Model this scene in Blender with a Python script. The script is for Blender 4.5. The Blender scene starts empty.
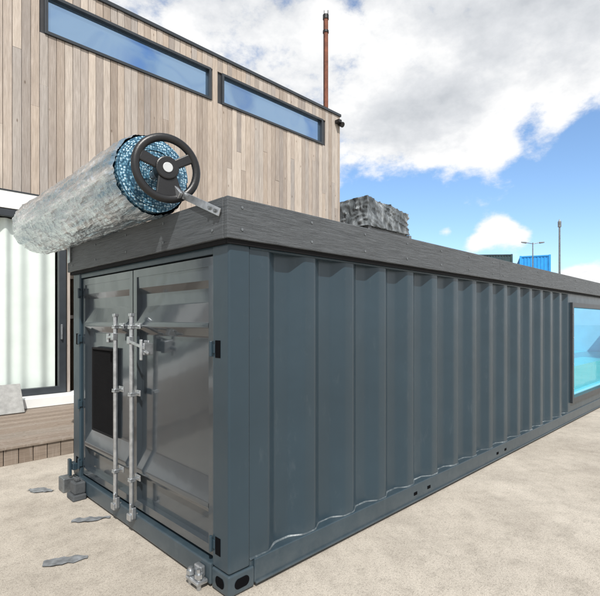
import bpy, bmesh, math, random
from mathutils import Vector, noise
random.seed(7)
S = bpy.context.scene
COL = S.collection
R = math.radians

# ------------------------------------------------------------------ materials
def mat(name):
    m = bpy.data.materials.new(name); m.use_nodes = True
    nt = m.node_tree; b = nt.nodes['Principled BSDF']
    return m, nt, b
def N(nt, t, **kw):
    n = nt.nodes.new(t)
    for k, v in kw.items():
        if hasattr(n, k): setattr(n, k, v)
        else: n.inputs[k].default_value = v
    return n
def L(nt, a, b): nt.links.new(a, b)
def coords(nt, scale=(1,1,1), kind='Object'):
    tc = N(nt, 'ShaderNodeTexCoord'); mp = N(nt, 'ShaderNodeMapping')
    mp.inputs['Scale'].default_value = scale
    L(nt, tc.outputs[kind], mp.inputs['Vector']); return mp.outputs[0]
def nz(nt, vec, scale, detail=4, rough=.55):
    n = N(nt, 'ShaderNodeTexNoise'); n.inputs['Scale'].default_value = scale
    n.inputs['Detail'].default_value = detail; n.inputs['Roughness'].default_value = rough
    L(nt, vec, n.inputs['Vector']); return n.outputs['Fac']
def ramp(nt, fac, stops):
    r = N(nt, 'ShaderNodeValToRGB'); e = r.color_ramp.elements
    while len(e) < len(stops): e.new(.5)
    for i, (p, c) in enumerate(stops):
        e[i].position = p; e[i].color = (c[0], c[1], c[2], 1)
    L(nt, fac, r.inputs['Fac']); return r.outputs['Color']
def mul(nt, a, b, f=1.0, mode='MULTIPLY'):
    m = N(nt, 'ShaderNodeMix', data_type='RGBA', blend_type=mode); m.inputs[0].default_value = f
    L(nt, a, m.inputs[6]); L(nt, b, m.inputs[7]); return m.outputs[2]
def bump(nt, b, h, strength, dist=.01):
    n = N(nt, 'ShaderNodeBump'); n.inputs['Strength'].default_value = strength; n.inputs['Distance'].default_value = dist
    L(nt, h, n.inputs['Height']); L(nt, n.outputs[0], b.inputs['Normal']); return n.outputs[0]
def simple(name, c, rough=.5, metal=0, var=.15, scale=6, bs=0.0, stretch=(1,1,1), spec=.5):
    m, nt, b = mat(name)
    v = coords(nt, stretch)
    f = nz(nt, v, scale, 6)
    lo = tuple(x*(1-var) for x in c); hi = tuple(min(1, x*(1+var)) for x in c)
    L(nt, ramp(nt, f, [(.3, lo), (.7, hi)]), b.inputs['Base Color'])
    b.inputs['Roughness'].default_value = rough; b.inputs['Metallic'].default_value = metal; b.inputs['Specular IOR Level'].default_value = spec
    if bs: bump(nt, b, nz(nt, v, scale*5, 6), bs, .004)
    return m
M = {}
def paint(name, c, rough=.30, big=.25, metal=0.0, coat=.5, croug=.16, spec=.5):
    m, nt, b = mat(name)
    v = coords(nt)
    f = nz(nt, v, 1.6, 5); d = nz(nt, coords(nt, (3, 3, 1.2)), 3, 8, .75)
    base = ramp(nt, f, [(.3, tuple(x*.90 for x in c)), (.7, tuple(x*1.10 for x in c))])
    dirt = ramp(nt, d, [(.58, (0, 0, 0)), (.82, (.12, .12, .115))])
    base = mul(nt, base, dirt, .22, 'ADD')
    sp = N(nt, 'ShaderNodeSeparateXYZ'); L(nt, v, sp.inputs[0])
    dz = N(nt, 'ShaderNodeMapRange'); L(nt, sp.outputs[2], dz.inputs[0]); dz.inputs[1].default_value = .0; dz.inputs[2].default_value = .35; dz.inputs[3].default_value = 1; dz.inputs[4].default_value = 0
    dn = N(nt, 'ShaderNodeMath', operation='MULTIPLY'); L(nt, dz.outputs[0], dn.inputs[0]); L(nt, nz(nt, v, 7, 8, .75), dn.inputs[1])
    dust = ramp(nt, dn.outputs[0], [(.15, (0, 0, 0)), (.75, (.10, .095, .085))])
    base = mul(nt, base, dust, .5, 'ADD')
    L(nt, base, b.inputs['Base Color'])
    rr = N(nt, 'ShaderNodeMapRange'); L(nt, nz(nt, v, 7, 6), rr.inputs[0]); rr.inputs[3].default_value = rough-.06; rr.inputs[4].default_value = rough+.10
    L(nt, rr.outputs[0], b.inputs['Roughness']); b.inputs['Metallic'].default_value = metal
    b.inputs['Specular IOR Level'].default_value = spec
    b.inputs['Coat Weight'].default_value = coat; b.inputs['Coat Roughness'].default_value = croug
    nn = bump(nt, b, nz(nt, v, 2.2, 3), big, .02); L(nt, nn, b.inputs['Coat Normal'])
    return m
M['paint'] = paint('container_paint', (.0225, .042, .057), .32, .4, 0, .12, .2, .38)
m, nt, b = mat('dusty_highlight')
L(nt, ramp(nt, nz(nt, coords(nt), 9, 6, .7), [(.40, (.03, .045, .055)), (.55, (.10, .12, .13)), (.72, (.28, .31, .32))]), b.inputs['Base Color']); b.inputs['Roughness'].default_value = .45; M['ledge_highlight'] = m  # pale tones paint the ledge's highlight into the colour, mixed with dust
M['door_paint'] = paint('door_paint', (.050, .064, .077), .19, .08, .40, .8, .07)
M['frame_paint'] = simple('frame_grey', (.03, .036, .043), .4, 0, .15)
M['black'] = simple('black_plastic', (.008, .008, .009), .38, 0, .2, 20, .15)
M['void'] = simple('dark_opening', (.004, .004, .005), .9, 0, .1, 5, 0, (1,1,1), .05)
M['rubber'] = simple('rubber', (.010, .010, .011), .8, 0, .1, 5, 0, (1,1,1), .15)
M['galv'] = simple('galvanised', (.46, .48, .50), .32, .85, .22, 25, .2)
M['steel_dark'] = simple('dull_steel', (.20, .215, .225), .42, .7, .3, 18, .2)
M['cap'] = simple('pale_cap', (.45, .47, .48), .4, 0, .1)
M['rust'] = simple('rusty_pole', (.16, .05, .025), .75, 0, .4, 8, .3)
M['white'] = simple('white_panel', (.78, .79, .78), .45, 0, .04, 3)
M['edge'] = simple('pale_edge', (.45, .60, .65), .3, 0, .05, 3)
M['conc'] = simple('pale_concrete', (.30, .30, .29), .85, 0, .2, 12, .5)
M['block'] = simple('grey_block', (.060, .066, .072), .7, 0, .35, 9, .6)
M['scrap'] = simple('scrap_plastic', (.17, .18, .19), .45, 0, .4, 20, .2)
M['liner'] = simple('pool_liner', (.22, .60, .82), .4, 0, .06, 3)
M['curtain'] = simple('curtain', (.78, .81, .78), .8, 0, .05, 3)
M['interior'] = simple('interior_wall', (.14, .10, .07), .8, 0, .3, 4)
M['dark_wall'] = simple('dark_wall', (.035, .036, .04), .7, 0, .2, 4)
M['roof'] = simple('roof_membrane', (.12, .125, .13), .7)
M['blue'] = simple('blue_container', (.02, .28, .68), .45, 0, .15, 2)
M['slate'] = simple('slate_container', (.03, .055, .06), .5, 0, .2, 2)
M['grey_container'] = simple('grey_container', (.14, .15, .16), .5, 0, .2, 2)

m = bpy.data.materials.new('clear_glass'); m.use_nodes = True; nt = m.node_tree; nt.nodes.clear()
o = N(nt, 'ShaderNodeOutputMaterial'); t = N(nt, 'ShaderNodeBsdfTransparent'); g = N(nt, 'ShaderNodeBsdfGlossy')
t.inputs[0].default_value = (.95, .98, .97, 1); g.inputs['Roughness'].default_value = .02
mx = N(nt, 'ShaderNodeMixShader'); lw = N(nt, 'ShaderNodeLayerWeight'); lw.inputs[0].default_value = .2
mm = N(nt, 'ShaderNodeMath', operation='MULTIPLY'); mm.inputs[1].default_value = .22
L(nt, lw.outputs['Fresnel'], mm.inputs[0]); L(nt, mm.outputs[0], mx.inputs[0]); L(nt, t.outputs[0], mx.inputs[1]); L(nt, g.outputs[0], mx.inputs[2]); L(nt, mx.outputs[0], o.inputs[0])
M['glass'] = m
m, nt, b = mat('sky_glass')
b.inputs['Base Color'].default_value = (.24, .38, .56, 1); b.inputs['Metallic'].default_value = .85; b.inputs['Roughness'].default_value = .03
b.inputs['Coat Weight'].default_value = 1
bump(nt, b, nz(nt, coords(nt), .5, 1), .5, .12); M['skyglass'] = m
m, nt, b = mat('pool_water')
b.inputs['Base Color'].default_value = (.01, .52, .66, 1); b.inputs['Roughness'].default_value = .08; b.inputs['Specular IOR Level'].default_value = .2
bump(nt, b, nz(nt, coords(nt), 5, 3), .3, .02); M['water'] = m

def wood(name, stops, gscale=(9, 9, .6), rough=.75):
    m, nt, b = mat(name)
    g = N(nt, 'ShaderNodeNewGeometry')
    base = ramp(nt, g.outputs['Random Per Island'], stops)
    v = coords(nt, gscale)
    gr = ramp(nt, nz(nt, v, 6, 7, .65), [(.3, (.58, .56, .54)), (.65, (1, 1, 1))])
    st = ramp(nt, nz(nt, coords(nt), .9, 5), [(.3, (.80, .80, .82)), (.7, (1.0, 1.0, 1.0))])
    c = mul(nt, mul(nt, base, gr, .75), st, .8)
    w2 = ramp(nt, nz(nt, coords(nt, (14, 14, .9)), 2.2, 5, .7), [(.52, (0, 0, 0)), (.8, (.12, .12, .12))])
    c = mul(nt, c, w2, 1, 'ADD')
    kn = N(nt, 'ShaderNodeTexVoronoi'); kn.inputs['Scale'].default_value = 2.6
    L(nt, coords(nt, (2.2, 2.2, .9)), kn.inputs['Vector'])
    c = mul(nt, c, ramp(nt, kn.outputs['Distance'], [(.03, (.35, .28, .22)), (.09, (1, 1, 1))]), .8)
    L(nt, c, b.inputs['Base Color']); b.inputs['Roughness'].default_value = rough
    bump(nt, b, nz(nt, v, 9, 6), .3, .005); return m
M['timber'] = wood('timber_boards', [(0, (.33, .27, .22)), (.18, (.52, .44, .37)), (.40, (.41, .37, .335)), (.62, (.60, .52, .44)), (.82, (.48, .395, .32)), (1, (.34, .30, .27))])
M['deck'] = wood('deck_boards', [(0, (.22, .17, .13)), (.5, (.30, .24, .19)), (1, (.26, .22, .18))], (.6, 9, 9))

m, nt, b = mat('embossed_board')
v = coords(nt, (1.2, 1.2, 40)); f = nz(nt, v, 3, 8, .7)
v2 = coords(nt, (2.5, 2.5, 130)); f2 = nz(nt, v2, 3, 6, .6)
c = ramp(nt, f, [(.3, (.052, .060, .067)), (.7, (.135, .148, .160))])
L(nt, mul(nt, c, ramp(nt, f2, [(.35, (.50, .50, .50)), (.6, (1, 1, 1))]), .85), b.inputs['Base Color'])
b.inputs['Roughness'].default_value = .45
ad = N(nt, 'ShaderNodeMath', operation='ADD'); L(nt, f, ad.inputs[0]); L(nt, f2, ad.inputs[1])
bump(nt, b, ad.outputs[0], .9, .007); M['board'] = m

# clear glossy film over the rolled cover
m, nt, b = mat('wrapping_film')
v = coords(nt, (7, .8, 7)); f = nz(nt, v, 2.0, 6, .62); fs = nz(nt, coords(nt, (12, 1.6, 12)), 2.6, 5, .55)
cr = nz(nt, coords(nt, (3, 2, 3)), 4, 4, .5)
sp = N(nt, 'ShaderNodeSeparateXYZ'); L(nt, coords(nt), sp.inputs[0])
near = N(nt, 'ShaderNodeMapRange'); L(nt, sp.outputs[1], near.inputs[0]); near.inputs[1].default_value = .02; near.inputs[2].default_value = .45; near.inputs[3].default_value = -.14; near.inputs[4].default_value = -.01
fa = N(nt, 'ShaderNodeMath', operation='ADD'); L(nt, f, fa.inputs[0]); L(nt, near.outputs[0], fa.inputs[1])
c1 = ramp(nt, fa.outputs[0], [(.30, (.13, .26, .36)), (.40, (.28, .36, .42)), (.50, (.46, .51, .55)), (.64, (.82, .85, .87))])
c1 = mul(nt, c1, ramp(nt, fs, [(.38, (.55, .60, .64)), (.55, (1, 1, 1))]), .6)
L(nt, c1, b.inputs['Base Color']); b.inputs['Roughness'].default_value = .13; b.inputs['Metallic'].default_value = .5
b.inputs['Coat Weight'].default_value = 1; b.inputs['Coat Roughness'].default_value = .03; b.inputs['Coat IOR'].default_value = 1.6
ad = N(nt, 'ShaderNodeMath', operation='MULTIPLY_ADD'); L(nt, fs, ad.inputs[0]); ad.inputs[1].default_value = .6; L(nt, f, ad.inputs[2])
a2 = N(nt, 'ShaderNodeMath', operation='ADD'); L(nt, ad.outputs[0], a2.inputs[0]); L(nt, cr, a2.inputs[1])
q = bump(nt, b, a2.outputs[0], 1.0, .028); L(nt, q, b.inputs['Coat Normal']); M['film'] = m
m, nt, b = mat('bubble_sheet')
vo = N(nt, 'ShaderNodeTexVoronoi'); vo.inputs['Scale'].default_value = 60; vo.inputs['Randomness'].default_value = .6
L(nt, coords(nt), vo.inputs['Vector'])
L(nt, ramp(nt, vo.outputs['Distance'], [(.18, (.62, .74, .80)), (.38, (.13, .30, .42)), (.62, (.03, .09, .15))]), b.inputs['Base Color'])
b.inputs['Roughness'].default_value = .15; bump(nt, b, vo.outputs['Distance'], .6, .004); M['bubble'] = m

# ground
m, nt, b = mat('yard_concrete')
v = coords(nt)
f1 = nz(nt, v, .5, 6, .6); f2 = nz(nt, v, 1.5, 10, .78); f3 = nz(nt, v, 150, 4, .7); f4 = nz(nt, v, 60, 5, .7); f5 = nz(nt, v, 8, 7, .75)
c = ramp(nt, f1, [(.3, (.44, .395, .335)), (.7, (.57, .52, .45))])
c = mul(nt, c, ramp(nt, f2, [(.34, (.60, .59, .58)), (.58, (1, 1, 1))]), .7)
c = mul(nt, c, ramp(nt, f3, [(.36, (.42, .41, .40)), (.54, (1.05, 1.05, 1.05))]), .6)
c = mul(nt, c, ramp(nt, f4, [(.36, (.52, .51, .50)), (.50, (1.03, 1.03, 1.03))]), .5)
c = mul(nt, c, ramp(nt, f5, [(.32, (.62, .62, .61)), (.5, (1, 1, 1))]), .45)
L(nt, c, b.inputs['Base Color']); b.inputs['Roughness'].default_value = .9
ad = N(nt, 'ShaderNodeMath', operation='ADD'); L(nt, f3, ad.inputs[0]); L(nt, f4, ad.inputs[1])
bump(nt, b, ad.outputs[0], .5, .008); M['ground'] = m

m, nt, b = mat('bale_wrap')
v = coords(nt, (3, 3, 1)); f = nz(nt, v, 1.3, 5, .6)
L(nt, ramp(nt, f, [(.35, (.05, .058, .063)), (.52, (.13, .145, .155)), (.70, (.36, .39, .41))]), b.inputs['Base Color'])
b.inputs['Roughness'].default_value = .2; bump(nt, b, f, .8, .08); M['bale'] = m

# ------------------------------------------------------------------ mesh helpers
def off(p):
    v = Vector((0, 0, 0))
    while p: v += p.location; p = p.parent
    return v
class MB:
    def __init__(s): s.bm = bmesh.new()
    def box(s, x0, x1, y0, y1, z0, z1):
        c = [(x0,y0,z0),(x1,y0,z0),(x1,y1,z0),(x0,y1,z0),(x0,y0,z1),(x1,y0,z1),(x1,y1,z1),(x0,y1,z1)]
        v = [s.bm.verts.new(p) for p in c]
        for f in [(0,3,2,1),(4,5,6,7),(0,1,5,4),(1,2,6,5),(2,3,7,6),(3,0,4,7)]: s.bm.faces.new([v[i] for i in f])
        return s
    def quad(s, pts):
        s.bm.faces.new([s.bm.verts.new(p) for p in pts]); return s
    def frame(s, x0, x1, y0, y1, z0, z1, w, axis='y'):
        if axis == 'y': P = lambda u, v_, d: (u, (y0, y1)[d], v_); a0, a1 = x0, x1
        else: P = lambda u, v_, d: ((x0, x1)[d], u, v_); a0, a1 = y0, y1
        o = [(a0, z0), (a1, z0), (a1, z1), (a0, z1)]; i_ = [(a0+w, z0+w), (a1-w, z0+w), (a1-w, z1-w), (a0+w, z1-w)]
        V = [[[s.bm.verts.new(P(*q, d)) for q in ring] for ring in (o, i_)] for d in (0, 1)]
        for k in range(4):
            l = (k+1) % 4
            for d in (0, 1): s.bm.faces.new([V[d][0][k], V[d][0][l], V[d][1][l], V[d][1][k]])
            for r in (0, 1): s.bm.faces.new([V[0][r][k], V[0][r][l], V[1][r][l], V[1][r][k]])
        return s
    def cyl(s, p, q, r, n=16, r2=None):
        p = Vector(p); q = Vector(q); d = (q-p).normalized(); a = d.orthogonal().normalized(); b_ = d.cross(a)
        r2 = r if r2 is None else r2
        A = []; B = []
        for i in range(n):
            t = 2*math.pi*i/n; o = a*math.cos(t)+b_*math.sin(t)
            A.append(s.bm.verts.new(p+o*r)); B.append(s.bm.verts.new(q+o*r2))
        for i in range(n):
            j = (i+1) % n; s.bm.faces.new([A[i], A[j], B[j], B[i]])
        s.bm.faces.new(A[::-1]); s.bm.faces.new(B); return s
    def bar(s, p, q, w, t, up=(1,0,0), w2=None):
        p = Vector(p); q = Vector(q); d = (q-p).normalized(); u = Vector(up); sd = d.cross(u).normalized()
        w2 = w if w2 is None else w2
        c = [p+sd*w/2*a+u*t/2*b_ for a, b_ in ((-1,-1),(1,-1),(1,1),(-1,1))]; e = [q+sd*w2/2*a+u*t/2*b_ for a, b_ in ((-1,-1),(1,-1),(1,1),(-1,1))]
        v = [s.bm.verts.new(x) for x in c+e]
        for f in [(0,3,2,1),(4,5,6,7),(0,1,5,4),(1,2,6,5),(2,3,7,6),(3,0,4,7)]: s.bm.faces.new([v[i] for i in f])
        return s
    def extrude(s, prof, d):
        d = Vector(d); A = [s.bm.verts.new(p) for p in prof]; B = [s.bm.verts.new(Vector(p)+d) for p in prof]
        for i in range(len(prof)-1): s.bm.faces.new([A[i], A[i+1], B[i+1], B[i]])
        return s
    def torus(s, c, R_, r, n=56, k=14):
        c = Vector(c); rows = []
        for i in range(n):
            t = 2*math.pi*i/n; row = []
            for j in range(k):
                f = 2*math.pi*j/k; rr = R_+r*math.cos(f); h = r*math.sin(f)*.8
                row.append(s.bm.verts.new(c+Vector((rr*math.cos(t), h, rr*math.sin(t)))))
            rows.append(row)
        for i in range(n):
            for j in range(k): s.bm.faces.new([rows[i][j], rows[(i+1)%n][j], rows[(i+1)%n][(j+1)%k], rows[i][(j+1)%k]])
        return s
    def build(s, name, m, parent=None, smooth=False, bevel=0, seg=2, label=None, **tags):
        bmesh.ops.recalc_face_normals(s.bm, faces=s.bm.faces)
        o_ = off(parent) if parent else Vector((0,0,0))
        for v in s.bm.verts: v.co -= o_
        me = bpy.data.meshes.new(name); s.bm.to_mesh(me); s.bm.free()
        me.materials.append(m); o = bpy.data.objects.new(name, me); COL.objects.link(o)
        if smooth:
            for p in me.polygons: p.use_smooth = True
            try: me.set_sharp_from_angle(angle=R(smooth if smooth is not True else 35))
            except Exception: pass
        if parent: o.parent = parent
        if bevel:
            b = o.modifiers.new('bevel', 'BEVEL'); b.width = bevel; b.segments = seg; b.limit_method = 'ANGLE'; b.angle_limit = R(40)
        if label: o['label'] = label
        for k, v in tags.items(): o[k] = v
        return o
def thing(name, loc, label, category, group=None):
    o = bpy.data.objects.new(name, None); o.location = loc; COL.objects.link(o); o.empty_display_size = .1
    o['label'] = label; o['category'] = category
    if group: o['group'] = group
    return o

# ------------------------------------------------------------------ ground
g = MB(); g.box(-250, 250, -250, 250, -.3, 0); g.build('ground', M['ground'], kind='structure')

# ------------------------------------------------------------------ pool container
LEN, WID = 12.19, 2.44
ZT = 2.0
C = thing('pool_container', (0, 0, 0), 'dark grey shipping container turned into a pool, with double doors and grey board rim', 'shipping container')
WX0, WX1 = 6.40, 9.4
for (x0, x1, y0, y1) in ((0, .15, 0, .165), (0, .15, WID-.165, WID), (LEN-.15, LEN, 0, .165), (LEN-.15, LEN, WID-.165, WID)):
    MB().box(x0, x1, y0, y1, .13, ZT).build('corner_post', M['paint'], C, bevel=.014, seg=4)
def casting(x0, y0):
    b = MB(); x1, y1 = x0+.178, y0+.162
    x0 -= .006; y0 -= .006; x1 += .006 if x0 > 1 else 0; y1 += .006 if y0 > 1 else 0
    b.box(x0, x1, y0, y1, .008, .128); o = b.build('corner_casting', M['paint'], C, bevel=.012, seg=3)
    for face in ('side', 'end'):
        h = MB(); cx = (x0+x1)/2; cy = (y0+y1)/2; pts = []
        for i in range(24):
            t = 2*math.pi*i/24
            u = .030*math.cos(t)+(.022 if math.cos(t) > 0 else -.022); w = .030*math.sin(t)
            if face == 'side':
                yy = y0-.002 if y0 < 1 else y1+.002; pts.append((cx+u, yy, .068+w))
            else:
                xx = x0-.002 if x0 < 1 else x1+.002; pts.append((xx, cy+u*.8, .068+w))
        h.quad(pts); h.build('casting_hole', M['void'], o)
casting(0, 0); casting(0, WID-.162); casting(LEN-.178, 0); casting(LEN-.178, WID-.162)
rails = []
for (y0, y1) in ((0, .082), (WID-.082, WID)):
    rails.append(MB().box(.178, LEN-.178, y0-.006*(y0 == 0), y1, .025, .165).build('bottom_rail', M['paint'], C, bevel=.006))
    MB().box(.15, LEN-.15, y0+.002, y1, 1.960, ZT).build('top_rail', M['paint'], C, bevel=.006)
MB().box(.18, LEN-.18, -.020, -.005, .025, .037).build('rail_lip', M['paint'], rails[0], bevel=.002)
DEP = .054
def corr(x0, x1, y, sgn, z=.1):
    P = []; x = x0; a, sl, inn = .106, .086, .1265; dep = DEP*sgn
    P.append((x, y, z)); x += .150
    lo = ((-.020, 0), (-.008, .02), (.004, .08), (.016, .19), (.026, .31))
    while x + 2*sl+inn+a <= x1:
        for (u, d) in lo: P.append((x+u, y+dep*d, z))
        for (u, d) in reversed(lo): P.append((x+sl-u, y+dep*(1-d), z))
        xx = x+sl+inn
        for (u, d) in lo: P.append((xx+u, y+dep*(1-d), z))
        for (u, d) in reversed(lo): P.append((xx+sl-u, y+dep*d, z))
        x += 2*sl+inn+a
    P.append((x1, y, z)); return P
b = MB(); b.extrude(corr(.15, WX0, .008, 1), (0, 0, 1.88)); b.build('side_panel', M['paint'], C, smooth=60)
b = MB(); b.extrude(corr(WX1, LEN-.15, .008, 1), (0, 0, 1.88)); b.build('side_panel', M['paint'], C, smooth=60)
b = MB(); b.extrude(corr(.15, LEN-.15, WID-.008, -1), (0, 0, 1.88)); b.build('side_panel', M['paint'], C, smooth=60)
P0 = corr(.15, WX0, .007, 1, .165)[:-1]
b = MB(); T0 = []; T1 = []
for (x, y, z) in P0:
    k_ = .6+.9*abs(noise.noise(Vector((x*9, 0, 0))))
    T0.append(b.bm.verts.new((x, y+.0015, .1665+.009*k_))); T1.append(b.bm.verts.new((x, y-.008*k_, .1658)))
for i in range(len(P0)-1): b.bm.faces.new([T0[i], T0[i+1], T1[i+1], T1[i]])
b.build('highlight_bead', M['ledge_highlight'], rails[0], smooth=True)  # thin bead at the rib feet, added to carry the painted highlight
MB().box(LEN-.05, LEN-.02, .165, WID-.165, .03, ZT).build('end_panel', M['paint'], C)
for x in (1.9, 2.12, 3.6, 3.82):
    MB().box(x, x+.05, -.009, -.004, .075, .10).build('rail_slot', M['void'], rails[0])
# window
fr = MB().frame(WX0-.03, WX1+.03, -.03, .06, .30, 1.84, .075).build('window_frame', M['frame_paint'], C, bevel=.005)
MB().quad([(WX0+.04, .02, .37), (WX1-.04, .02, .37), (WX1-.04, .02, 1.77), (WX0+.04, .02, 1.77)]).build('pane', M['glass'], fr)
MB().box(WX0+.046, WX0+.075, .0, .018, .376, 1.764).build('edge_strip', M['edge'], fr)
for z in (.52, .9, 1.3, 1.66): MB().cyl((WX0+.008, -.031, z), (WX0+.008, -.037, z), .010, 10).build('bolt', M['galv'], fr)
MB().box(WX0, WX1, .010, .055, .165, .30).build('side_panel', M['paint'], C)
MB().box(WX0, WX1, .010, .055, 1.84, 1.960).build('side_panel', M['paint'], C)
b = MB()
b.box(3.0, LEN-.16, .12, WID-.12, .12, .16)
b.box(3.0, 3.05, .12, WID-.12, .16, 1.98); b.box(LEN-.2, LEN-.16, .12, WID-.12, .16, 1.98)
b.box(3.05, LEN-.2, WID-.16, WID-.12, .16, 1.98)
b.box(3.05, WX0+.05, .12, .15, .16, 1.98); b.box(WX1-.05, LEN-.2, .12, .15, .16, 1.98)
b.box(WX0+.05, WX1-.05, .085, .15, .16, .372); b.box(WX0+.05, WX1-.05, .085, .15, 1.77, 1.98)
b.build('pool_liner', M['liner'], C)
MB().box(3.055, LEN-.205, .152, WID-.165, .3, .80).build('water', M['water'], kind='structure')
# board rim
e = .04
ZB0, ZB1 = 2.0, 2.228
def boards(segs, axis):
    for i, (a, b_) in enumerate(segs):
        m_ = MB()
        if axis == 'x0': m_.box(a+.0015, b_-.0015, -e, 0-.004, ZB0, ZB1)
        elif axis == 'x1': m_.box(a+.0015, b_-.0015, WID+.004, WID+e, ZB0, ZB1)
        elif axis == 'y0': m_.box(-e, -.004, a, b_, ZB0, ZB1)
        else: m_.box(LEN+.004, LEN+e, a, b_, ZB0, ZB1)
        o = m_.build('rim_board', M['board'], C, bevel=.006)
        if axis == 'x0':
            x = a+.1
            while x < b_ and x < 8.5:
                for z in (ZB0+.055, ZB1-.05): MB().cyl((x, -e, z), (x, -e-.004, z), .008, 10).build('screw', M['steel_dark'], o)
                x += .56
        if axis == 'y0':
            for y in (.1, .66, 1.22, 1.8, 2.34):
                for z in (ZB0+.055, ZB1-.05): MB().cyl((-e, y, z), (-e-.004, y, z), .008, 10).build('screw', M['steel_dark'], o)
boards([(-e, 3.6), (3.6, 7.2), (7.2, 10.8), (10.8, LEN+e)], 'x0')
boards([(-e, 3.6), (3.6, 7.2), (7.2, 10.8), (10.8, LEN+e)], 'x1')
boards([(0, WID)], 'y0'); boards([(0, WID)], 'y1')
cp = MB()
cp.box(-.002, LEN, 0, .12, ZT, ZB1-.006); cp.box(0, LEN, WID-.12, WID, ZT, ZB1-.006); cp.box(0, .12, .12, WID-.12, ZT, ZB1-.006); cp.box(LEN-.12, LEN, .12, WID-.12, ZT, ZB1-.006)
cp.build('rim_core', M['board'], C)
MB().box(.12, 3.0, .12, WID-.12, 1.97, 1.998).build('plant_room_roof', M['paint'], C)
MB().box(-.02, LEN, -.022, -.004, ZB0-.026, ZB0-.001).build('rim_shadow_strip', M['rubber'], C)  # black strips added under the rim boards to darken their shadow line
MB().box(-.022, -.004, -.003, WID, ZB0-.026, ZB0-.001).build('rim_shadow_strip', M['rubber'], C)
MB().box(.01, .12, .165, WID-.165, 1.935, ZT-.001).build('door_header', M['paint'], C, bevel=.004)
MB().box(-.012, .16, .165, WID-.165, .02, .145).build('door_sill', M['paint'], C, bevel=.008)
# doors
def door(y0, y1, hinge_y, far):
    z0, z1 = .17, 1.925
    d = MB(); d.frame(.022, .070, y0, y1, z0, z1, .055, 'x')
    yi0, yi1 = y0+.055, y1-.055
    zi0, zi1 = z0+.055, z1-.055
    B, O = .062, .020
    pr = [(B, zi0), (B, .30), (B, .385), (O+.002, .43), (O, .44), (O, .46), (O+.003, .47), (B-.002, .60), (B, .62), (B, 1.44), (B-.003, 1.455), (O+.002, 1.50), (O, 1.51), (O, 1.53), (O+.003, 1.54), (B-.002, 1.655), (B, 1.67), (B, 1.745), (O+.012, 1.79), (O+.01, zi1)]
    d.extrude([(x, yi0, z) for x, z in pr], (0, yi1-yi0, 0))
    D = d.build('door', M['door_paint'], C, smooth=30, label='near right hand container door' if not far else 'far left hand container door with black vent')
    s = MB(); s.frame(.035, .060, y0-.005, y1+.005, z0-.012, z1+.008, .0045, 'x'); s.build('gasket', M['rubber'], D)
    for z in (.26, .80, 1.385, 1.80):
        if z in (.80, 1.80) and not far: continue
        a, c_ = (hinge_y-.030, hinge_y+.012) if not far else (hinge_y-.012, hinge_y+.030)
        h = MB(); h.box(-.004, .02, a, c_, z-.026, z+.026); h.cyl((-.008, hinge_y, z-.045), (-.008, hinge_y, z+.045), .011, 12)
        h.build('hinge', M['paint'], D, bevel=.003)
    for z in (.26, 1.385):
        yy = hinge_y-.085 if not far else hinge_y+.036
        MB().box(-.002, .0, yy, yy+.050, z-.050, z+.050).build('hinge_recess', M['void'], D)
    return D
D1 = door(.178, 1.232, .165, False)
D2 = door(1.246, WID-.178, WID-.165, True)
v = MB().frame(.022, .058, 1.60, 2.05, .60, 1.32, .016, 'x').build('vent', M['rubber'], D2, bevel=.002)
MB().box(.044, .057, 1.617, 2.033, .617, 1.303).build('vent_backing', M['void'], v)
b = MB(); z = .622
while z < 1.295:
    b.quad([(.034, 1.617, z), (.034, 2.033, z), (.042, 2.033, z+.006), (.042, 1.617, z+.006)]); z += .0135
y = 1.63
while y < 2.03: b.box(.030, .033, y, y+.0025, .617, 1.303); y += .0135
b.build('vent_mesh', M['rubber'], v)
# locking gear
def lockbar(y, D, ztop):
    b = MB(); b.cyl((-.03, y, .13), (-.03, y, ztop), .0165, 20)
    lb = b.build('locking_bar', M['galv'], D, smooth=True)
    for z in (.40, 1.02, ztop-.09):
        k = MB()
        k.box(-.050, .022, y-.024, y+.024, z-.006, z+.006); k.box(-.052, -.008, y-.022, y+.022, z-.022, z-.006); k.box(.012, .022, y-.042, y+.042, z-.022, z+.022)
        k.build('bar_guide', M['galv'], lb, bevel=.004)
    c = MB(); c.box(-.056, .01, y-.026, y+.032, .10, .15); c.box(-.045, -.012, y-.040, y-.026, .115, .20); c.cyl((-.046, y-.02, .18), (-.046, y-.02, .23), .010)
    c.build('cam_keeper', M['galv'], lb, bevel=.006)
    t = MB(); t.box(-.048, -.012, y-.021, y+.021, ztop-.02, ztop+.004); t.build('bar_cap', M['galv'], lb, bevel=.004)
    return lb
b1 = lockbar(1.15, D1, 1.60); b2 = lockbar(1.43, D2, 1.60)
z = 1.36
h = MB(); h.bar((-.052, 1.17, z+.045), (-.052, .90, z), .022, .010); h.box(-.060, -.02, 1.13, 1.17, z+.02, z+.075)
h.build('door_handle', M['galv'], b1, bevel=.004)
h = MB(); h.box(-.05, .022, .92, .97, z-.05, z+.035); h.box(-.066, -.05, .925, .955, z-.085, z+.06); h.cyl((-.04, .93, z-.02), (-.04, .86, z-.035), .012); h.box(.008, .022, .97, 1.04, z-.04, z+.05)
h.build('handle_latch', M['galv'], D1, bevel=.006)
h = MB(); h.bar((-.052, 1.44, z+.07), (-.052, 1.54, z+.055), .020, .010); h.box(-.060, -.02, 1.41, 1.455, z+.04, z+.095); h.box(-.05, .022, 1.52, 1.56, z+.02, z+.09)
h.build('door_handle', M['galv'], b2, bevel=.004)

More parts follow.
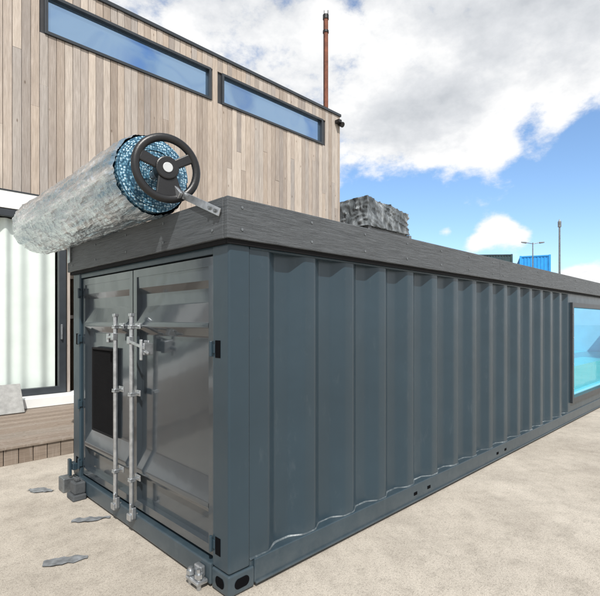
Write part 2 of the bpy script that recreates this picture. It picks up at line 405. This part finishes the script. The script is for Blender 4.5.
T = thing('corner_clamp', (-.06, .25, 0), 'small galvanised clamp on the ground edge of the nearest container corner', 'clamp')
b = MB(); b.box(-.09, -.014, .18, .31, .03, .055); b.box(-.05, -.014, .21, .28, .055, .12); b.build('clamp_body', M['galv'], T, bevel=.008)
for y, zt, zn in ((.2, .12, .07), (.29, .10, .06)):
    b = MB(); b.cyl((-.065, y, .0), (-.065, y, zt), .013); b.cyl((-.065, y, zn), (-.065, y, zn+.024), .025, 6); b.build('bolt', M['galv'], T, smooth=True)

b = MB(); b.box(-.13, -.016, 2.06, 2.22, 0, .05); b.box(-.11, -.016, 2.08, 2.20, .05, .15); b.box(-.09, -.05, 2.11, 2.17, .15, .185)
b.build('support_block', M['block'], bevel=.010, label='dark support block against the container sill, the nearer of the two small blocks', category='block')
MB().box(-.12, -.015, 2.34, 2.47, .0, .13).build('support_block', M['steel_dark'], bevel=.01, label='grey steel block under the far left corner casting of the container', category='block')
cl = MB(); cl.box(-.05, -.008, 2.30, 2.40, .20, .26); cl.box(-.075, -.05, 2.32, 2.37, .15, .30); cl.build('post_lug', M['paint'], C, bevel=.006)

# ------------------------------------------------------------------ reel, wheel and rolled cover
AX, AZ = -.13, 2.465
Y0, Y1 = .60, 3.02
RL = thing('cover_reel', (AX, .46, AZ), 'black hand wheel and axle of the cover reel at the corner of the rim', 'reel')
MB().cyl((AX, .43, AZ), (AX, 3.1, AZ), .028, 20).build('axle', M['galv'], RL, smooth=True)
wy = .445
w = MB(); w.torus((AX, wy, AZ), .184, .025); W = w.build('hand_wheel', M['black'], RL, smooth=True)
for a, wa_, wb_ in ((30, .055, .06), (160, .06, .07), (275, .11, .17)):
    t = R(a); d = Vector((math.cos(t), 0, math.sin(t)))
    s = MB(); s.bar(Vector((AX, wy, AZ))+d*.04, Vector((AX, wy, AZ))+d*.170, wa_, .022, (0, 1, 0), wb_); s.build('spoke', M['black'], W, bevel=.008)
MB().cyl((AX, wy-.022, AZ), (AX, wy+.06, AZ), .070, 32).build('hub', M['black'], W, bevel=.008)
MB().cyl((AX, wy-.028, AZ), (AX, wy-.0225, AZ), .030, 24).build('hub_cap', M['cap'], W, bevel=.003)
W.rotation_euler = (0, 0, R(-13))
b = MB()
b.bar((-e-.012, .01, 2.14), (-e-.012, .42, 2.32), .045, .010)
b.bar((-e-.030, .40, 2.30), (AX+.02, .53, AZ-.02), .05, .02)
b.build('bracket', M['galv'], RL, bevel=.003)
for p in ((.045, 2.155), (.10, 2.180), (.36, 2.293)): MB().cyl((-e-.016, p[0], p[1]), (-e-.028, p[0], p[1]), .011, 6).build('bolt', M['steel_dark'], RL)
b = MB(); b.box(-e-.02, -e-.008, 2.36, 2.42, 2.08, 2.24); b.build('bracket', M['galv'], RL, bevel=.003)
P = thing('pool_cover', (AX, Y0, 2.23), 'thick blue bubble pool cover rolled up and wrapped in clear film on the container rim', 'pool cover')
b = MB(); rows = []; n = 170; K = 180
for k in range(K+1):
    f_ = k/K; y = Y0+.030+(Y1-Y0-.030)*f_; row = []
    for i in range(n):
        t = 2*math.pi*i/n; c_, s_ = math.cos(t), math.sin(t); q = Vector((c_*1.6, y*2.2, s_*1.6))
        r = .249+.009*noise.noise(q*1.1)+.003*noise.noise(Vector((c_*6, y*2, s_*6)))
        wob = 1.0*noise.noise(q*.8)
        g1 = abs(noise.noise(Vector((c_*4.5+wob, y*1.5, s_*4.5+wob))))
        g2 = abs(noise.noise(Vector((c_*9+wob, y*3.2+wob, s_*9))))
        g3 = abs(noise.noise(Vector((c_*2+wob, y*7+wob*2, s_*2))))
        r += .008*max(0, 1-g1*4)+.0045*max(0, 1-g2*3.8)+.005*max(0, 1-g3*6)
        r += .004*math.sin(y*6+t)
        if k < 3: r *= .965+.012*k
        if k > K-6: r *= .985-.02*(k-K+6)
        row.append(b.bm.verts.new((AX+r*c_, y, AZ+r*s_)))
    rows.append(row)
for k in range(K):
    for i in range(n): b.bm.faces.new([rows[k][i], rows[k][(i+1)%n], rows[k+1][(i+1)%n], rows[k+1][i]])
c1 = b.bm.verts.new((AX, Y1-.02, AZ))
for i in range(n): b.bm.faces.new([rows[K][i], rows[K][(i+1)%n], c1])
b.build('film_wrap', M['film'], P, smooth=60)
b = MB(); turns = 21; per = 56; A = []; Bq = []; Cq = []; Dq = []
for j in range(turns*per+1):
    t = 2*math.pi*j/per; k_ = j/per; r = .240-.0098*k_+.0016*math.sin(3*t+.7*k_)
    yy = Y0+.014-.016*min(1, k_/5)+.007*noise.noise(Vector((math.cos(t)*1.5, math.sin(t)*1.5, k_*.9)))+.022*max(0, (k_-13)/8)
    c_, s_ = math.cos(t), math.sin(t)
    A.append(b.bm.verts.new((AX+r*c_, Y0+.11, AZ+r*s_))); Bq.append(b.bm.verts.new((AX+r*c_, yy+.002, AZ+r*s_)))
    r2 = r-.0082
    Cq.append(b.bm.verts.new((AX+r2*c_, yy, AZ+r2*s_))); Dq.append(b.bm.verts.new((AX+r2*c_, Y0+.11, AZ+r2*s_)))
for j in range(turns*per):
    b.bm.faces.new([A[j], A[j+1], Bq[j+1], Bq[j]]); b.bm.faces.new([Bq[j], Bq[j+1], Cq[j+1], Cq[j]]); b.bm.faces.new([Cq[j], Cq[j+1], Dq[j+1], Dq[j]])
b.build('bubble_sheet', M['bubble'], P, smooth=True)

# ------------------------------------------------------------------ timber building
FY = 6.2; BX0, BX1 = -4.0, 8.24; BD = 13.0; ZR = 7.24; ZC = 3.6
H = thing('timber_building', (2, FY, 0), 'building clad in vertical weathered timber boards with narrow high windows', 'building')
wins = [(.84, 3.99, 6.29, 6.90), (4.33, 7.50, 6.29, 6.90)]
b = MB(); y0, y1 = FY+.03, FY+.2
b.box(BX0, BX1-.03, y0, y1, ZC, 6.29); b.box(BX0, BX1-.03, y0, y1, 6.90, ZR-.05)
for xa, xb in ((BX0, .84), (3.99, 4.33), (7.5, BX1-.03)): b.box(xa, xb, y0, y1, 6.29, 6.90)
b.build('wall', M['dark_wall'], H)
b = MB(); bw = .128; x = BX0
while x < BX1-.02:
    xa, xb = x+.004, min(x+bw-.004, BX1)
    cuts = [(ZC, ZR-.02)]
    for (wa, wb, za, zb) in wins:
        if xb > wa-.03 and xa < wb+.03:
            cuts = [(ZC, za-.035), (zb+.035, ZR-.02)]
    for (za, zb) in cuts:
        z = za; ln = random.uniform(1.0, 6.0)
        while z < zb-.01:
            ze = min(z+ln, zb)
            if zb-ze < .5: ze = zb
            dy = random.uniform(-.005, .004)
            b.box(xa, xb, FY+dy, FY+.026, z+.0015, ze-.0015); z = ze; ln = random.uniform(2.6, 5.0)
    x += bw
b.build('cladding', M['timber'], H)
b = MB(); y = FY+.21
b.box(BX1-.2, BX1-.03, FY+.2, BD, 0, ZR-.05); b.build('wall', M['dark_wall'], H)
b = MB()
while y < BD: b.box(BX1-.028, BX1, y+.004, y+bw-.004, .05, ZR-.02); y += bw
b.build('cladding', M['timber'], H)
b = MB(); b.box(BX0, BX1-.2, BD-.2, BD, 0, ZR-.05); b.box(BX0, BX0+.2, FY+.2, BD-.2, 0, ZR-.05); b.build('wall', M['dark_wall'], H)
MB().box(BX0+.2, BX1-.21, FY+.21, BD-.21, ZR-.3, ZR-.1).build('roof', M['roof'], H)
b = MB(); b.box(BX0, BX1+.03, FY-.035, FY+.22, ZR-.018, ZR+.05); b.box(BX1-.22, BX1+.03, FY+.22, BD, ZR-.018, ZR+.05); b.build('roof_flashing', M['frame_paint'], H, bevel=.006)
for (wa, wb, za, zb) in wins:
    wf = MB().frame(wa-.032, wb+.032, FY-.03, FY+.12, za-.032, zb+.032, .052).build('window', M['frame_paint'], H, bevel=.004)
    MB().box(wa+.015, wb-.015, FY+.05, FY+.07, za+.015, zb-.015).build('pane', M['skyglass'], wf)
MB().box(BX0, 1.16, FY-.02, FY+.18, 3.31, 3.58).build('lintel', M['white'], H, bevel=.005)
MB().box(BX0, BX1-.2, FY-.03, FY+.18, 3.582, 3.598).build('flashing_strip', M['frame_paint'], H)
b = MB(); b.box(1.42, BX1-.2, FY+.03, FY+.19, 0, ZC-.022); b.build('wall', M['dark_wall'], H)
b = MB(); x = 1.42
while x < BX1-.03: b.box(x+.004, min(x+bw, BX1)-.004, FY, FY+.028, .2, ZC-.02); x += bw
b.build('cladding', M['timber'], H)
DF = MB(); DF.frame(BX0, 1.14, FY-.01, FY+.09, .36, 3.30, .11)
DF.box(-1.45, -1.33, FY-.008, FY+.088, .47, 3.19)
DFo = DF.build('glazed_door', M['frame_paint'], H, bevel=.005)
MB().quad([(BX0+.1, FY+.04, .46), (1.04, FY+.04, .46), (1.04, FY+.04, 3.2), (BX0+.1, FY+.04, 3.2)]).build('pane', M['glass'], DFo)
MB().box(1.05, 1.075, FY-.05, FY-.011, 1.25, 1.5).build('door_handle', M['galv'], DFo, bevel=.004)
MB().box(BX0, 1.40, FY-.32, FY+.18, .205, .355).build('threshold', M['white'], H, bevel=.008)
b = MB(); b.box(BX0+.2, 1.42, FY+2.2, FY+2.3, .3, 3.3); b.box(1.36, 1.41, FY+.19, FY+2.2, .3, 3.3); b.box(BX0+.2, 1.42, FY+.2, FY+2.3, .25, .3); b.box(BX0+.2, 1.42, FY+.2, FY+2.3, 3.4, 3.5)
b.build('interior_wall', M['interior'], H)
b = MB(); b.box(1.16, 1.20, FY-.01, FY+.12, .36, 3.3); b.box(1.20, 1.36, FY+.3, FY+.34, 1.6, 1.66); b.box(1.20, 1.36, FY+.3, FY+.34, 2.3, 2.36)
b.build('door_post', M['timber'], H)
sl = MB(); sl.box(8.02, 8.14, FY-.16, FY-.01, 6.98, 7.06); sl.cyl((8.2, FY-.02, 7.02), (8.2, FY-.14, 6.95), .06, 14, .075)
sl.build('security_light', M['black'], H, bevel=.004)
b = MB(); pts = []
x = BX0+.15
while x < 1.02:
    pts.append((x, FY+.15+.025*math.sin(x*31+2.2*math.sin(x*4.3))+.012*math.sin(x*13+1), .42)); x += .012
b.extrude(pts, (0, 0, 2.76)); b.build('curtain', M['curtain'], smooth=True, label='pale pleated curtain hanging behind the glazed door at the left', category='curtain')
PL = thing('rusty_pole', (8.05, 6.55, ZR-.1), 'tall rusty brown metal pole standing on the roof edge of the timber building', 'pole')
MB().cyl((8.05, 6.55, ZR-.1), (8.05, 6.55, 10.0), .068, 18).build('shaft', M['rust'], PL, smooth=True)
MB().cyl((8.05, 6.55, 10.0), (8.05, 6.55, 10.12), .085, 18).build('cap', M['black'], PL, smooth=True)
MB().cyl((8.05, 6.55, 9.62), (8.05, 6.55, 9.68), .085, 18).build('collar', M['black'], PL, smooth=True)
MB().cyl((7.96, 6.53, 7.3), (7.96, 6.53, 10.2), .009, 6).build('cable', M['black'], PL, smooth=True)
MB().cyl((8.12, 6.53, 10.05), (8.12, 6.53, 10.28), .012, 6).build('spike', M['black'], PL, smooth=True)

# deck
DK = thing('wooden_deck', (0, 3.6, 0), 'low wooden deck of long boards in front of the glazed door', 'deck')
b = MB(); y = 3.6
while y < FY-.34:
    b.box(-4, 4.5, y+.004, y+.138, .172, .20); y += .144
b.build('deck_surface', M['deck'], DK, bevel=.003)
b = MB(); x = -4
while x < 4.4:
    b.box(x+.003, x+.137, 3.622, 3.646, .0, .168); x += .142
b.build('fascia', M['deck'], DK, bevel=.002)
MB().box(-4, 4.5, 3.65, FY-.34, 0, .166).build('deck_base', M['dark_wall'], DK)
b = MB(); b.bar((.06, FY-.62, .205), (.06, FY-.36, .60), .045, .62, (1, 0, 0)); b.build('paving_slab', M['conc'], bevel=.004, label='square grey paving slab leaning on the deck by the glazed door', category='slab')

def scrap(x, y, l, w_, rot, lab):
    b = MB(); nx, ny = 16, 6; V = []
    for i in range(nx+1):
        for j in range(ny+1):
            u = (i/nx-.5)*l; wid = w_*(1-1.3*abs(i/nx-.45)+.5*noise.noise(Vector((i*.35, x*9, 0))))
            v_ = (j/ny-.5)*max(.01, wid)+.015*noise.noise(Vector((i*.25, y*5, 3)))
            z = .006+.012*abs(noise.noise(Vector((i*.25+x*7, j*.3, y*3))))
            V.append(b.bm.verts.new((x+u*math.cos(rot)-v_*math.sin(rot), y+u*math.sin(rot)+v_*math.cos(rot), z)))
    for i in range(nx):
        for j in range(ny): b.bm.faces.new([V[i*(ny+1)+j], V[(i+1)*(ny+1)+j], V[(i+1)*(ny+1)+j+1], V[i*(ny+1)+j+1]])
    b.build('plastic_scrap', M['scrap'], smooth=True, label=lab, category='scrap')
scrap(-.15, 1.60, .28, .10, R(-28), 'thin grey scrap lying on the ground beside the door bars')
scrap(-.50, 1.08, .26, .11, R(-25), 'grey scrap lying furthest from the deck, nearest the photo bottom')
scrap(-.24, 2.56, .24, .13, R(-50), 'grey scrap on the ground between the small blocks and the deck')

# ------------------------------------------------------------------ background containers
def cont(loc, rot, L_, h, m_, label, group=None):
    o = thing('shipping_container', loc, label, 'shipping container', group); o.rotation_euler = (0, 0, rot)
    def bb(mb, name):
        me = bpy.data.meshes.new(name); bmesh.ops.recalc_face_normals(mb.bm, faces=mb.bm.faces); mb.bm.to_mesh(me); mb.bm.free()
        me.materials.append(m_); c = bpy.data.objects.new(name, me); COL.objects.link(c); c.parent = o
    w_ = 1.22; l = L_/2
    for sx in (-1, 1):
        for sy in (-1, 1): q = MB(); q.box(sx*l-.08, sx*l+.08, sy*w_-.08, sy*w_+.08, 0, h); bb(q, 'corner_post')
    for z in (.02, h-.12):
        for sy in (-1, 1): q = MB(); q.box(-l+.08, l-.08, sy*w_-.05, sy*w_+.05, z, z+.1); bb(q, 'rail')
        for sx in (-1, 1): q = MB(); q.box(sx*l-.05, sx*l+.05, -w_+.08, w_-.08, z, z+.1); bb(q, 'rail')
    for sy in (-1, 1):
        q = MB(); P_ = []; x = -l+.08
        while x < l-.3: P_ += [(x, sy*w_, .1), (x+.08, sy*w_, .1), (x+.14, sy*(w_-.05), .1), (x+.22, sy*(w_-.05), .1)]; x += .28
        P_.append((l-.08, sy*w_, .1)); q.extrude(P_, (0, 0, h-.2)); bb(q, 'side_panel')
    for sx in (-1, 1):
        q = MB(); P_ = []; y = -w_+.08
        while y < w_-.3: P_ += [(sx*l, y, .1), (sx*l, y+.08, .1), (sx*(l-.05), y+.14, .1), (sx*(l-.05), y+.22, .1)]; y += .28
        P_.append((sx*l, w_-.08, .1)); q.extrude(P_, (0, 0, h-.2)); bb(q, 'end_panel')
    q = MB(); q.box(-l+.05, l-.05, -w_+.05, w_-.05, h-.08, h-.03); bb(q, 'roof')
lev = ('bottom', 'middle', 'top')
for k in range(2): cont((11.9, 10.1, 2.35*k), R(90), 6.06, 2.33, M['grey_container'], 'grey container beside the timber building, %s of two under the dark bale' % ('lower', 'upper')[k], 'grey containers stacked beside the building')
for k in range(3):
    cont((47.2, 14.2, 2.6*k), math.atan2(16.3, 48.7)+R(4), 6.06, 2.58, M['blue'], 'bright blue container far away, %s of its stack of three' % lev[k], 'blue containers stacked far away')
    cont((46.4, 19.4, 2.86*k), R(-48), 6.06, 2.84, M['slate'], 'dark slate container far away, %s of its stack left of the blue ones' % lev[k], 'slate containers stacked far away')
# crumpled wrapped bale
b = MB(); x0, x1, y0_, y1_, z0, z1 = 10.5, 12.95, 6.95, 9.5, 4.68, 5.54
nx, ny, nzs = 110, 60, 26
vd = {}
def bv(i, j, k):
    if (i, j, k) in vd: return vd[(i, j, k)]
    x = x0+(x1-x0)*i/nx; y = y0_+(y1_-y0_)*j/ny; z = z0+(z1-z0)*k/nzs
    top = k/nzs
    cx = (x-11.85)/1.3; cy = (y-8.2)/1.3
    z += top*(.08*noise.noise(Vector((x*1.3, y*1.3, 2)))-.11*cx+.035*noise.noise(Vector((x*6, y*4, 7))))
    rd = noise.noise(Vector((x*3.0+z*1.5, y*3.0-z*1.2, z*1.5))); rd2 = 1-4*abs(noise.noise(Vector((x*4.5+z*2.0, y*4.5, z*1.2)))); rd3 = 1-4*abs(noise.noise(Vector((x*2+z*3, y*2, z*3))))
    s_ = .05*rd+.045*max(0, rd2)+.04*max(0, rd3)
    if abs(i-nx/2) > nx/2-1: x += s_*(1 if i else -1)
    if abs(j-ny/2) > ny/2-1: y += s_*(1 if j else -1)
    x -= .06*cx*top; y -= .06*cy*top
    vd[(i, j, k)] = b.bm.verts.new((x, y, max(z, 4.665))); return vd[(i, j, k)]
for i in range(nx):
    for j in range(ny):
        for k in (0, nzs): b.bm.faces.new([bv(i,j,k), bv(i+1,j,k), bv(i+1,j+1,k), bv(i,j+1,k)])
for i in range(nx):
    for k in range(nzs):
        for j in (0, ny): b.bm.faces.new([bv(i,j,k), bv(i+1,j,k), bv(i+1,j,k+1), bv(i,j,k+1)])
for j in range(ny):
    for k in range(nzs):
        for i in (0, nx): b.bm.faces.new([bv(i,j,k), bv(i,j+1,k), bv(i,j+1,k+1), bv(i,j,k+1)])
b.build('wrapped_bale', M['bale'], smooth=60, label='boxy bale wrapped in wrinkled grey plastic on the stack beside the building', category='bale')
o = thing('camera_mast', (26.1, 5.76, 0), 'slim pale mast with a small head, right of the blue containers', 'mast')
MB().cyl((26.1, 5.76, 0), (26.1, 5.76, 6.7), .065, 12, .045).build('mast', M['steel_dark'], o, smooth=True)
b = MB(); b.cyl((26.1, 5.76, 6.7), (26.1, 5.76, 7.0), .09, 14); b.cyl((26.1, 5.76, 7.0), (26.1, 5.76, 7.12), .06, 14, .02); b.build('head', M['steel_dark'], o, smooth=True)
o = thing('street_lamp', (38.9, 11.4, 0), 'distant street lamp with two horizontal arms beside the blue containers', 'street lamp')
MB().cyl((38.9, 11.4, 0), (38.9, 11.4, 8.1), .06, 10, .04).build('pole', M['steel_dark'], o, smooth=True)
for s_ in (-1, 1):
    a = MB(); a.cyl((38.9, 11.4, 8.0), (38.9+.71*s_*.6, 11.4-.70*s_*.6, 8.1), .03, 8); A_ = a.build('arm', M['steel_dark'], o)
    a = MB(); a.cyl((38.9+.71*s_*.55, 11.4-.70*s_*.55, 8.09), (38.9+.71*s_*.95, 11.4-.70*s_*.95, 8.13), .08, 8, .05); a.build('lamp_head', M['steel_dark'], A_)
o = thing('low_shed', (46, 3, 0), 'low dark shed far away at the right edge behind the container', 'shed')
MB().box(44, 52, 1.0, 6.5, 0, 5.0).build('wall', M['slate'], o)
b = MB(); b.quad(((43.7, .7, 5.0), (52.3, .7, 5.0), (52.3, 3.75, 5.7), (43.7, 3.75, 5.7))); b.quad(((43.7, 6.8, 5.0), (43.7, 3.75, 5.7), (52.3, 3.75, 5.7), (52.3, 6.8, 5.0)))
b.build('roof', M['roof'], o)

# ------------------------------------------------------------------ camera
YAW = R(45.3)
F = Vector((math.cos(YAW), math.sin(YAW), 0)); RT = Vector((math.sin(YAW), -math.cos(YAW), 0))
cam = bpy.data.cameras.new('camera'); co = bpy.data.objects.new('camera', cam); COL.objects.link(co)
co.location = (-1.512, -2.088, 1.54); co.rotation_euler = (R(90), 0, YAW-R(90))
cam.sensor_width = 36; cam.lens = 27.6; cam.shift_y = .04; cam.clip_end = 2000; cam.clip_start = .05
S.camera = co

# ------------------------------------------------------------------ light
sun_dir = Vector((-.56, -.83, 0)).normalized(); el = R(50)
to_sun = Vector((sun_dir.x*math.cos(el), sun_dir.y*math.cos(el), math.sin(el)))
sl = bpy.data.lights.new('sun', 'SUN'); sl.energy = 4.9; sl.angle = R(.5); sl.color = (1, .965, .91)
so = bpy.data.objects.new('sun', sl); COL.objects.link(so); so.rotation_euler = to_sun.to_track_quat('Z', 'Y').to_euler(); so.location = (0, 0, 30)

W_ = bpy.data.worlds.new('World'); S.world = W_; W_.use_nodes = True; nt = W_.node_tree; nt.nodes.clear()
out = N(nt, 'ShaderNodeOutputWorld'); bg = N(nt, 'ShaderNodeBackground'); bg.inputs['Strength'].default_value = .1
sky = N(nt, 'ShaderNodeTexSky'); sky.sky_type = 'NISHITA'; sky.sun_disc = False; sky.sun_elevation = el
sky.sun_rotation = math.atan2(to_sun.x, to_sun.y); sky.air_density = 1.0; sky.dust_density = .6; sky.ozone_density = 2
tc = N(nt, 'ShaderNodeTexCoord'); dirv = tc.outputs['Generated']
sep = N(nt, 'ShaderNodeSeparateXYZ'); L(nt, dirv, sep.inputs[0])
def mth(op, a, b=None, c=None, clamp=False):
    n = N(nt, 'ShaderNodeMath', operation=op); n.use_clamp = clamp
    for i, v in enumerate((a, b, c)):
        if v is None: continue
        if isinstance(v, (int, float)): n.inputs[i].default_value = v
        else: L(nt, v, n.inputs[i])
    return n.outputs[0]
zc = mth('MAXIMUM', sep.outputs[2], 0)
den = mth('ADD', zc, .22)
px = mth('DIVIDE', sep.outputs[0], den); py = mth('DIVIDE', sep.outputs[1], den)
cb = N(nt, 'ShaderNodeCombineXYZ'); L(nt, px, cb.inputs[0]); L(nt, py, cb.inputs[1])
stv = N(nt, 'ShaderNodeMapping'); stv.inputs['Scale'].default_value = (1, 1, 1.6); L(nt, dirv, stv.inputs['Vector'])
n1 = nz(nt, cb.outputs[0], 1.7, 9, .58); n2 = nz(nt, cb.outputs[0], 2.2, 6, .55); n3 = nz(nt, stv.outputs[0], 6.5, 12, .62); n4 = nz(nt, stv.outputs[0], 15, 10, .62)
def blob(X, Y, sig, amt):
    d = (F+RT*((X-300)/460)+Vector((0, 0, (322-Y)/460))).normalized()
    dt = N(nt, 'ShaderNodeVectorMath', operation='DOT_PRODUCT'); L(nt, dirv, dt.inputs[0]); dt.inputs[1].default_value = d
    return mth('MULTIPLY', mth('EXPONENT', mth('MULTIPLY', mth('SUBTRACT', dt.outputs['Value'], 1), 1/sig**2)), amt)
blobs = [blob(580, 145, .075, -.42), blob(610, 205, .10, -.42), blob(395, 218, .075, -.5), blob(450, 218, .065, -.42), blob(525, 190, .08, -.38), blob(345, 195, .05, -.3), blob(640, 150, .08, -.3), blob(560, 250, .06, -.35), blob(535, 110, .035, -.22), blob(590, 255, .04, -.25),
         blob(385, 130, .05, .22), blob(430, 120, .06, .34), blob(480, 118, .045, .34), blob(505, 150, .025, .22), blob(590, 30, .11, .28), blob(590, 75, .05, .25), blob(500, 30, .12, .2), blob(490, 231, .018, .60), blob(508, 229, .016, .60), blob(524, 236, .016, .60), blob(474, 243, .014, .60), blob(446, 232, .013, .55), blob(592, 272, .020, .75), blob(572, 273, .016, .5), blob(556, 122, .026, .40), blob(542, 158, .018, .40)]
s_ = mth('MULTIPLY_ADD', mth('SUBTRACT', n1, .5), .35, .64)
s_ = mth('ADD', s_, mth('MULTIPLY', mth('SUBTRACT', n3, .5), 1.35))
s_ = mth('ADD', s_, mth('MULTIPLY', mth('SUBTRACT', n4, .5), .8))
for q in blobs: s_ = mth('ADD', s_, q)
mr = N(nt, 'ShaderNodeMapRange', interpolation_type='SMOOTHSTEP'); L(nt, s_, mr.inputs[0]); mr.inputs[1].default_value = .24; mr.inputs[2].default_value = .66
shade = mth('ADD', mth('MULTIPLY', n2, .7), mth('ADD', mth('MULTIPLY', n3, .7), mth('MULTIPLY', n4, .25)))
thick = mth('MULTIPLY', mth('SUBTRACT', s_, .70), -.15)
low = mth('MULTIPLY', mth('SUBTRACT', .50, sep.outputs[2]), .40)
ccol = ramp(nt, mth('ADD', mth('ADD', shade, thick), low), [(.66, (5.9, 6.2, 6.6)), (.80, (7.9, 8.1, 8.4)), (.92, (10.4, 10.4, 10.4))])
tint = N(nt, 'ShaderNodeMix', data_type='RGBA', blend_type='MULTIPLY'); tint.inputs[0].default_value = 1
L(nt, sky.outputs[0], tint.inputs[6]); tint.inputs[7].default_value = (1.7, 1.9, 2.05, 1)
mx = N(nt, 'ShaderNodeMix', data_type='RGBA'); L(nt, mr.outputs[0], mx.inputs[0]); L(nt, tint.outputs[2], mx.inputs[6]); L(nt, ccol, mx.inputs[7])
L(nt, mx.outputs[2], bg.inputs['Color']); L(nt, bg.outputs[0], out.inputs[0])
S.view_settings.view_transform = 'Standard'; S.view_settings.look = 'None'; S.view_settings.exposure = 0
